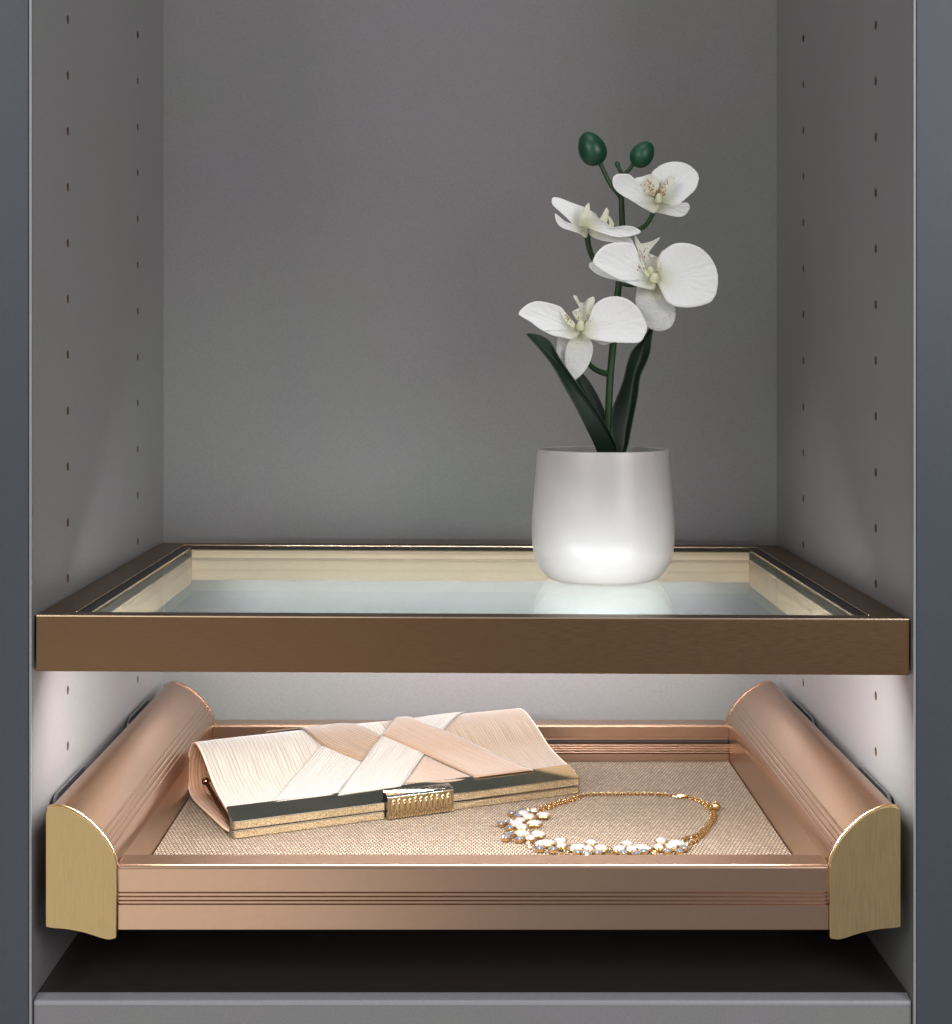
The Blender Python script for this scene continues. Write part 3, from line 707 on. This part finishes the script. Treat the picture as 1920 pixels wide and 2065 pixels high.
def fabric(name, col, pitch, depth, weave=.5, rough=.5, contrast=.25, sheen=.35, check=0):
    m = bpy.data.materials.new(name); m.use_nodes = True; b = m.node_tree.nodes['Principled BSDF']
    b.inputs['Roughness'].default_value = rough; b.inputs['Sheen Weight'].default_value = sheen
    uv = N(m, 'ShaderNodeUVMap'); sp = N(m, 'ShaderNodeSeparateXYZ'); 
    nz = N(m, 'ShaderNodeTexNoise'); nz.inputs['Scale'].default_value = .12; nz.inputs['Detail'].default_value = 4; L(m, uv, 'UV', nz, 'Vector')
    ad = N(m, 'ShaderNodeVectorMath', operation='MULTIPLY_ADD'); ad.inputs[1].default_value = (2.2, .3, 0); L(m, nz, 'Color', ad, 0); L(m, uv, 'UV', ad, 2)
    L(m, ad, 0, sp, 0)
    mul = N(m, 'ShaderNodeMath', operation='MULTIPLY'); mul.inputs[1].default_value = 1/pitch; L(m, sp, 'X', mul, 0)
    pp = N(m, 'ShaderNodeMath', operation='PINGPONG'); pp.inputs[1].default_value = .5; L(m, mul, 0, pp, 0)
    rr = N(m, 'ShaderNodeMapRange'); rr.interpolation_type = 'SMOOTHSTEP'; rr.inputs[1].default_value = 0; rr.inputs[2].default_value = .22; L(m, pp, 0, rr, 0)
    # fine threads
    mp = N(m, 'ShaderNodeMapping'); mp.inputs['Scale'].default_value = (.5, 3.2, 1); L(m, uv, 'UV', mp, 'Vector')
    n2 = N(m, 'ShaderNodeTexNoise'); n2.inputs['Scale'].default_value = 1.6; n2.inputs['Detail'].default_value = 3; L(m, mp, 'Vector', n2, 'Vector')
    # streaks along the ribs, so no two ribs are the same
    mp3 = N(m, 'ShaderNodeMapping'); mp3.inputs['Scale'].default_value = (1.1, .03, 1); L(m, uv, 'UV', mp3, 'Vector')
    n3 = N(m, 'ShaderNodeTexNoise'); n3.inputs['Scale'].default_value = 1.0; n3.inputs['Detail'].default_value = 4; L(m, mp3, 'Vector', n3, 'Vector')
    cm = N(m, 'ShaderNodeMix', data_type='RGBA')
    cm.inputs[6].default_value = (*[c*(1-contrast)*k for c, k in zip(col, (1, .9, .82))], 1); cm.inputs[7].default_value = (*col, 1)
    L(m, rr, 0, cm, 0)
    c2 = N(m, 'ShaderNodeMix', data_type='RGBA', blend_type='OVERLAY'); c2.inputs[0].default_value = weave*.7; L(m, cm, 2, c2, 6); L(m, n2, 'Fac', c2, 7)
    c3 = N(m, 'ShaderNodeMix', data_type='RGBA', blend_type='OVERLAY'); c3.inputs[0].default_value = .55; L(m, c2, 2, c3, 6); L(m, n3, 'Fac', c3, 7)
    L(m, c3, 2, b, 'Base Color')
    sm = N(m, 'ShaderNodeMath', operation='MULTIPLY_ADD'); sm.inputs[1].default_value = .45; L(m, n2, 'Fac', sm, 0); L(m, rr, 0, sm, 2)
    last = sm
    if check:
        m4 = N(m, 'ShaderNodeMath', operation='MULTIPLY'); m4.inputs[1].default_value = 1/check; L(m, sp, 'Y', m4, 0)
        p4 = N(m, 'ShaderNodeMath', operation='PINGPONG'); p4.inputs[1].default_value = .5; L(m, m4, 0, p4, 0)
        s4 = N(m, 'ShaderNodeMath', operation='ADD'); L(m, p4, 0, s4, 0); L(m, sm, 0, s4, 1); last = s4
    bp = N(m, 'ShaderNodeBump'); bp.inputs['Strength'].default_value = .7; bp.inputs['Distance'].default_value = depth*MM
    L(m, last, 0, bp, 'Height'); L(m, bp, 'Normal', b, 'Normal')
    return m
IV = (.335, .300, .245); PE = (.27, .182, .11); TN = (.21, .128, .066)
m_ivory = fabric('ivory_ribbed_satin', IV, 2.6, .2, contrast=.26, weave=.8)
m_ivory2 = fabric('ivory_pleated_sash', (.365, .327, .275), 2.0, .42, contrast=.55)
m_peach = fabric('peach_ribbed_satin', PE, 2.1, .35, contrast=.5)
m_tan = fabric('tan_pleated_sash', TN, 1.7, .3, contrast=.2, check=1.4)
m_tan2 = fabric('peach_pleated_sash', (.25, .15, .082), 1.7, .3, contrast=.2, check=1.4)
m_lining = fabric('peach_lining', (.66, .40, .24), 2.6, .8, contrast=.15)
m_piping = mat('satin_piping', (.72, .55, .42), .5)
m_gold_pol = mat('polished_pale_gold', (.42, .39, .32), .05, 1)
def gold_embossed():
    m = mat('embossed_gold', (.6, .48, .3), .28, 1); b = m.node_tree.nodes['Principled BSDF']
    mp = coords(m, 'Object', (1, 1, 1))
    nz = N(m, 'ShaderNodeTexVoronoi'); nz.inputs['Scale'].default_value = 1500; L(m, mp, 'Vector', nz, 'Vector')
    bp = N(m, 'ShaderNodeBump'); bp.inputs['Strength'].default_value = .9; bp.inputs['Distance'].default_value = .0006
    L(m, nz, 'Distance', bp, 'Height'); L(m, bp, 'Normal', b, 'Normal')
    cr = N(m, 'ShaderNodeMix', data_type='RGBA'); cr.inputs[6].default_value = (.06, .038, .018, 1); cr.inputs[7].default_value = (.40, .30, .175, 1)
    mr = N(m, 'ShaderNodeMapRange'); mr.inputs[1].default_value = .1; mr.inputs[2].default_value = .6
    L(m, nz, 'Distance', mr, 0); L(m, mr, 0, cr, 0); L(m, cr, 2, b, 'Base Color')
    return m
m_emboss = gold_embossed()
m_deep_gold = mat('deep_gold', (.30, .22, .12), .35, 1)
m_dark_metal = mat('dark_polished_metal', (.22, .15, .11), .18, 1)

# body shell: outer skin ivory on the left half, peach on the right; lining inside
def shell(name, off, mats, split, s0=0, s1=1, v0=0, v1=BL, nv=80, ns=110):
    verts, faces, uvs, fm = [], [], [], []
    for i in range(nv+1):
        v = v0+(v1-v0)*i/nv
        for j in range(ns+1):
            s = s0+(s1-s0)*j/ns
            verts.append(bag_pt(v, s, off)); uvs.append((v, s*PLEN))
    for i in range(nv):
        for j in range(ns):
            a = i*(ns+1)+j; faces.append((a, a+1, a+ns+2, a+ns+1)); fm.append(0 if v0+(v1-v0)*i/nv < split else 1)
    return mesh_obj(name, verts, faces, None, bag, uvs, 60, mats, fm)
shell('bag_body', 0, [m_ivory, m_peach], 128)
shell('lining', -1.1, [m_lining, m_lining], 500)
# piping on the two open edges
for vv in (0, BL):
    bm = bmesh.new(); add_tube(bm, [bag_pt(vv, k/120, -.55) for k in range(121)], .75, 8); bm_obj('piping', bm, m_piping, bag)
# inner gusset seen through the open left end
verts, faces, uvs = [], [], []
for i in range(13):
    s = i/12
    for j in range(13):
        t = j/12
        top = bag_pt(10+14*math.sin(PI*t), .03+.40*s, -2.0); bot = bag_pt(10+14*math.sin(PI*t), .97-.40*s, -2.0)
        q = top.lerp(bot, t); verts.append(q); uvs.append((s*60, t*30))
for i in range(12):
    for j in range(12): a = i*13+j; faces.append((a, a+1, a+14, a+13))
mesh_obj('gusset', verts, faces, m_lining, bag, uvs, 60)

# inverse map pixel -> (v, s) on the visible top of the bag
gv = np.linspace(-5, BL+5, 246); gs = np.linspace(0.0, .46, 140)
grid = np.array([[tuple(bag_pt(v, s)) for s in gs] for v in gv])
gZ = grid[..., 1]-CAM_Y; gpx = VX+F*grid[..., 0]/gZ; gpy = VY+F*(CAM_Z-grid[..., 2])/gZ
def inv(px, py):
    d = (gpx-px)**2+(gpy-py)**2; i, j = np.unravel_index(np.argmin(d), d.shape)
    return Vector((gv[i], gs[j]*PLEN, 0))
def sash(e0, e1, m, off, name='sash', flip=False, na=30, nb=14, extra=0):
    A = resample(catmull([inv(*p) for p in e0], 6), na+1); B = resample(catmull([inv(*p) for p in e1], 6), na+1)
    wid = sum((a-b).length for a, b in zip(A, B))/(na+1); ln = sum((a-b).length for a, b in zip(A, A[1:]))
    verts, faces, uvs = [], [], []
    for i in range(na+1):
        for j in range(nb+1):
            t = j/nb; q = A[i].lerp(B[i], t)
            e = min(t, 1-t); bul = off+.25*math.sin(PI*min(1, e*6)/2)
            verts.append(bag_pt(q.x, q.y/PLEN, bul))
            uvs.append((t*wid, i/na*ln) if not flip else (i/na*ln, t*wid))
    for i in range(na):
        for j in range(nb): a = i*(nb+1)+j; faces.append((a, a+1, a+nb+2, a+nb+1))
    o = mesh_obj(name, verts, faces, m, bag, uvs, 60)
    sm = o.modifiers.new('s', 'SOLIDIFY'); sm.thickness = .0006; sm.offset = 0
    return o
q3 = lambda x, y: (360+x/4.2, 1400+y/4.2)
q4 = lambda x, y: (760+x/4.2, 1400+y/4.2)
# ivory diagonal sashes rising from the frame
sash([q3(785, 925), q3(990, 690), q3(1200, 440)], [q3(1330, 860), q3(1440, 725), q3(1552, 582)], m_ivory2, .5)
sash([q3(1352, 865), q3(1450, 720), q3(1552, 582), q3(1710, 372), q3(1850, 235)], [q4(205, 790), q4(300, 660), q4(402, 520), q4(560, 320), q4(750, 140)], m_ivory2, .75)
# tan triangle under the crossing
sash([q4(402, 528), q4(330, 640), q4(235, 765)], [q4(812, 712), q4(700, 745), q4(560, 770)], m_tan2, .45, flip=True)
# tan sashes crossing over
sash([q3(740, 320), q3(950, 345), q3(1200, 432), q3(1552, 578)], [q3(1000, 290), q3(1200, 262), q3(1390, 262), q3(1712, 366)], m_tan, 1.2)
sash([q4(42, 366), q4(220, 440), q4(402, 516), q4(620, 618), q4(840, 724)], [q4(205, 222), q4(380, 256), q4(570, 322), q4(930, 490), q4(1330, 662)], m_tan2, 1.4)

# frame bars
def bprism(name, pts, v0, v1, m, parent=bag, bev=.25):
    bm = bmesh.new(); A = [bm.verts.new(BW(v0, *p)) for p in pts]; B = [bm.verts.new(BW(v1, *p)) for p in pts]
    fa = bm.faces.new(A); fb = bm.faces.new(B); n = len(pts)
    for i in range(n): bm.faces.new((A[i], A[(i+1) % n], B[(i+1) % n], B[i]))
    if bev: bmesh.ops.bevel(bm, geom=list(bm.edges), offset=bev, segments=2, profile=.5, affect='EDGES')
    return bm_obj(name, bm, m, parent, 30)
VA, VB = -.6, BL+.6
tb = bprism('upper_frame_bar', [(0, 5.9), (0, 11.0), (14.0, 16.9), (14.0, 15.1), (6, 9.5), (6, 5.9)], VA, VB, m_gold_pol)
lb = bprism('lower_frame_bar', [(0.4, .3), (.4, 5.2), (9, 5.2), (9, .3)], VA, VB, m_gold_pol)
for (a, b_) in ((VA+1, 98), (146, VB-1)):
    bprism('embossed_strip', [(-.45, 6.5), (-.45, 10.4), (.1, 10.4), (.1, 6.5)], a, b_, m_emboss, tb, .12)
    bprism('embossed_strip', [(-.1, .8), (-.1, 4.5), (.5, 4.5), (.5, .8)], a, b_, m_emboss, lb, .12)
cl = bprism('clasp', [(-3.0, .8), (-3.6, 14.8), (-2.6, 15.8), (4.5, 17.2), (4.5, 12.0), (-.6, 10.0), (-.6, 1.0)], 99, 145, m_gold_pol)
bm = bmesh.new()
for k in range(11):
    v = 103+k*3.8; hh = 4.2+.5*math.sin(k*1.9)
    for (rr, th) in ((1.55, .42), (.8, .3)):
        pts = [BW(v+rr*math.cos(a), -3.95, 8.6+hh*rr/1.55*math.sin(a)) for a in [2*PI*i/16 for i in range(17)]]
        add_tube(bm, pts, th, 5)
for k in range(24): add_tube(bm, [BW(100.2+k*1.9, -3.3, 1.2), BW(101.0+k*1.9, -3.5, 3.0+1.0*math.sin(k*2.1))], .35, 5)
bm_obj('relief', bm, m_brass_rim, cl)
bprism('relief_plate', [(-3.25, 1.2), (-3.75, 14.2), (-3.2, 14.2), (-3.0, 1.2)], 99.6, 144.4, m_deep_gold, cl, .1)
# hinge arm at the open left end
bm = bmesh.new()
add_tube(bm, [BW(1.5, 4, 6), BW(1.0, 30, 11.5), BW(1.0, 66, 19.5)], 1.25, 8)
bmesh.ops.create_uvsphere(bm, u_segments=14, v_segments=10, radius=2.5, matrix=Matrix.Translation(BW(1.0, 66, 19.5)))
add_tube(bm, [BW(1.5, 2, 2.5), BW(1.2, 30, 9.5), BW(1.0, 64, 18.5)], .9, 8)
bm_obj('hinge_arm', bm, m_dark_metal, bag)
place(bag, BW(BL/2, 50, 0))

# ------------------------------------------------------------------ necklace
neck = thing('necklace', 'gold chain necklace with white and clear stone clusters, beside the clutch', 'necklace')
m_gold = noise_var(mat('warm_gold', (.66, .43, .19), .25, 1), (.66, .43, .19), .1, (1, 1, 1), 400)
m_wstone = mat('white_enamel_stone', (.25, .232, .22), .22)
m_cryst = mat('faceted_crystal', (.40, .42, .46), .03, .85)
q5 = lambda x, y: (970+x/3.6235, 1560+y/3.6235)
def NP(x, y, h=3.0): return on_plane(*q5(x, y), FZ+h)
def ellipsoid_stone(parent, c, a, b_, rot, white):
    M = Matrix.Translation(c) @ Matrix.Rotation(rot, 4, 'Z')
    # gold setting: open tapered cup
    bm = bmesh.new(); n = 18; rows = [(1.05, .2), (1.1, -.3), (.95, -1.4), (.6, -2.2)]
    rg = []
    for (k, z) in rows: rg.append([bm.verts.new(M @ Vector((a*k*math.cos(2*PI*i/n), b_*k*math.sin(2*PI*i/n), z))) for i in range(n)])
    for A, B in zip(rg, rg[1:]):
        for i in range(n): bm.faces.new((A[i], A[(i+1) % n], B[(i+1) % n], B[i]))
    bm.faces.new(rg[-1]); bm.faces.new(rg[0])
    for ang in (PI/4, 3*PI/4, 5*PI/4, 7*PI/4, 0, PI):
        p = M @ Vector((a*1.1*math.cos(ang), b_*1.1*math.sin(ang), .45))
        bmesh.ops.create_icosphere(bm, subdivisions=1, radius=.42, matrix=Matrix.Translation(p))
    bm_obj('setting', bm, m_gold, parent)
    bm = bmesh.new()
    if white:
        bmesh.ops.create_uvsphere(bm, u_segments=20, v_segments=12, radius=1)
        for v in bm.verts:
            x, y, z = v.co; pinch = 1-.8*abs(x)**2.2
            v.co = M @ Vector((x*a*1.04, y*b_*pinch*1.05, .25+max(z, -.2)*1.9))
        bm_obj('white_stone', bm, m_wstone, parent, 60)
    else:
        n = 12; r0 = [bm.verts.new(M @ Vector((a*math.cos(2*PI*i/n), b_*math.sin(2*PI*i/n), .3))) for i in range(n)]
        r1_ = [bm.verts.new(M @ Vector((a*.72*math.cos(2*PI*(i+.5)/n), b_*.72*math.sin(2*PI*(i+.5)/n), 1.05))) for i in range(n)]
        r2_ = [bm.verts.new(M @ Vector((a*.4*math.cos(2*PI*i/n), b_*.4*math.sin(2*PI*i/n), 1.5))) for i in range(n)]
        for A, B in ((r0, r1_), (r1_, r2_)):
            for i in range(n):
                bm.faces.new((A[i], A[(i+1) % n], B[i])) if A is r0 else bm.faces.new((A[i], B[(i+1) % n], B[i]))
                bm.faces.new((A[(i+1) % n], B[(i+1) % n], B[i])) if A is r0 else bm.faces.new((A[i], A[(i+1) % n], B[(i+1) % n]))
        bm.faces.new(r2_); bm_obj('clear_stone', bm, m_cryst, parent, 5)
clusters = [
 ([(455, 297, 100, 0), (385, 268, 62, .9), (310, 286, 90, -.5), (350, 309, 92, .5)], [(225, 280), (300, 264), (265, 304)]),
 ([(388, 358, 105, 0), (285, 338, 80, -.3), (255, 360, 95, -.3), (298, 386, 90, .6)], [(150, 358), (205, 346), (210, 390)]),
 ([(418, 438, 102, -.2), (300, 432, 115, -.3), (360, 468, 72, .4)], [(205, 440), (185, 462), (280, 472)]),
 ([(468, 503, 145, .2), (577, 487, 88, -.4), (588, 524, 74, -1.0)], [(430, 540), (525, 548)]),
 ([(705, 534, 120, .45), (803, 500, 78, 1.4), (785, 546, 76, .8), (875, 540, 100, -.6)], [(705, 568), (770, 580), (850, 572)]),
 ([(1010, 545, 98, .5), (1068, 508, 80, 1.3), (1100, 546, 84, -.8), (1178, 537, 122, -.4)], [(1040, 572), (1135, 578), (1187, 562)]),
 ([(1318, 485, 92, -1.2), (1298, 532, 78, .7), (1388, 526, 88, -.6), (1432, 505, 118, -.4)], [(1365, 560), (1450, 562), (1482, 536)]),
]
for ws, cs in clusters:
    g = bpy.data.objects.new('stone_cluster', None); COL.objects.link(g); g.parent = neck; g.empty_display_size = .005
    for (x, y, w_, rot) in ws:
        a = w_/3.6235/3.32/2*1.03
        ellipsoid_stone(g, NP(x, y+8, 2.6), a, min(a*1.0, 3.7+.2*math.sin(x)), rot, True)
    for (x, y) in cs: ellipsoid_stone(g, NP(x, y+6, 2.7), 2.75, 2.5, random.uniform(0, 3), False)
# links between the clusters
bm = bmesh.new()
def torus(bm, M, R, r, nu=12, nv=6, sx=1):
    rings = []
    for i in range(nu):
        a = 2*PI*i/nu; rings.append([bm.verts.new(M @ Vector(((R+r*math.cos(2*PI*j/nv))*math.cos(a)*sx, (R+r*math.cos(2*PI*j/nv))*math.sin(a), r*math.sin(2*PI*j/nv)))) for j in range(nv)])
    for i in range(nu):
        A, B = rings[i], rings[(i+1) % nu]
        for j in range(nv): bm.faces.new((A[j], A[(j+1) % nv], B[(j+1) % nv], B[j]))
for (x, y) in [(345, 255), (400, 252), (330, 330), (235, 325), (345, 400), (225, 412), (345, 500), (430, 468), (355, 525), (620, 560), (655, 520), (600, 585), (940, 545), (925, 580), (960, 585), (1235, 540), (1265, 565), (1285, 585), (1500, 510), (1520, 530)]:
    p = NP(x, y+8, 1.6)
    torus(bm, Matrix.Translation(p) @ Matrix.Rotation(random.uniform(0, 3), 4, 'Z') @ Matrix.Rotation(random.uniform(-.7, .7), 4, 'X'), 1.7, .38)
bm_obj('connecting_rings', bm, m_gold, neck)['kind'] = 'stuff'
def chain(name, pts, R=1.4, r=.36, step=2.35, h=.9):
    path = catmull([NP(x, y, h) for x, y in pts], 8); ln = sum((a-b).length for a, b in zip(path, path[1:]))
    n = int(ln/step); path = resample(path, n+1); bm = bmesh.new()
    for i in range(n):
        d = (path[i+1]-path[i]); c = path[i]+Vector((random.uniform(-.12, .12), random.uniform(-.12, .12), .1*(i % 2)))
        torus(bm, Matrix.Translation(c) @ Matrix.Rotation(math.atan2(d.y, d.x), 4, 'Z') @ Matrix.Rotation((.75 if i % 2 else -.75), 4, 'X'), R, r, 10, 5, 1.25)
    o = bm_obj(name, bm, m_gold, neck); o['kind'] = 'stuff'; return o
chain('chain', [(395, 262), (450, 250), (540, 218), (640, 190), (720, 165), (800, 155), (900, 152), (1000, 152), (1120, 150), (1250, 152), (1340, 156), (1400, 162)])
chain('chain', [(410, 275), (470, 262), (560, 230), (650, 202), (730, 175)])
chain('chain', [(1500, 168), (1560, 185), (1620, 215), (1665, 260), (1690, 310), (1672, 360), (1630, 410), (1570, 455), (1500, 475), (1465, 500)])
chain('chain', [(1540, 178), (1600, 196), (1650, 222), (1690, 250), (1712, 300), (1708, 335), (1670, 385), (1640, 430), (1590, 480), (1520, 520)], R=1.3)
# bead and lobster clasp
bm = bmesh.new(); bmesh.ops.create_uvsphere(bm, u_segments=20, v_segments=14, radius=3.1, matrix=Matrix.Translation(NP(1716, 240, 3.1)))
torus(bm, Matrix.Translation(NP(1690, 238, 2.0)), 1.0, .35); bm_obj('bead', bm, m_gold, neck, 60)
bm = bmesh.new(); a = NP(1405, 165, 1.6); b_ = NP(1500, 166, 1.6)
add_tube(bm, [a.lerp(b_, t)+Vector((0, 1.7*math.sin(PI*t), 0)) for t in [i/8 for i in range(9)]], [.5+.7*math.sin(PI*i/8) for i in range(9)], 8)
add_tube(bm, [a.lerp(b_, t)+Vector((0, -1.5*math.sin(PI*t), 0)) for t in [i/8 for i in range(9)]], .55, 8)
bm_obj('chain_clasp', bm, m_gold, neck)
place(neck, NP(900, 380, 0))
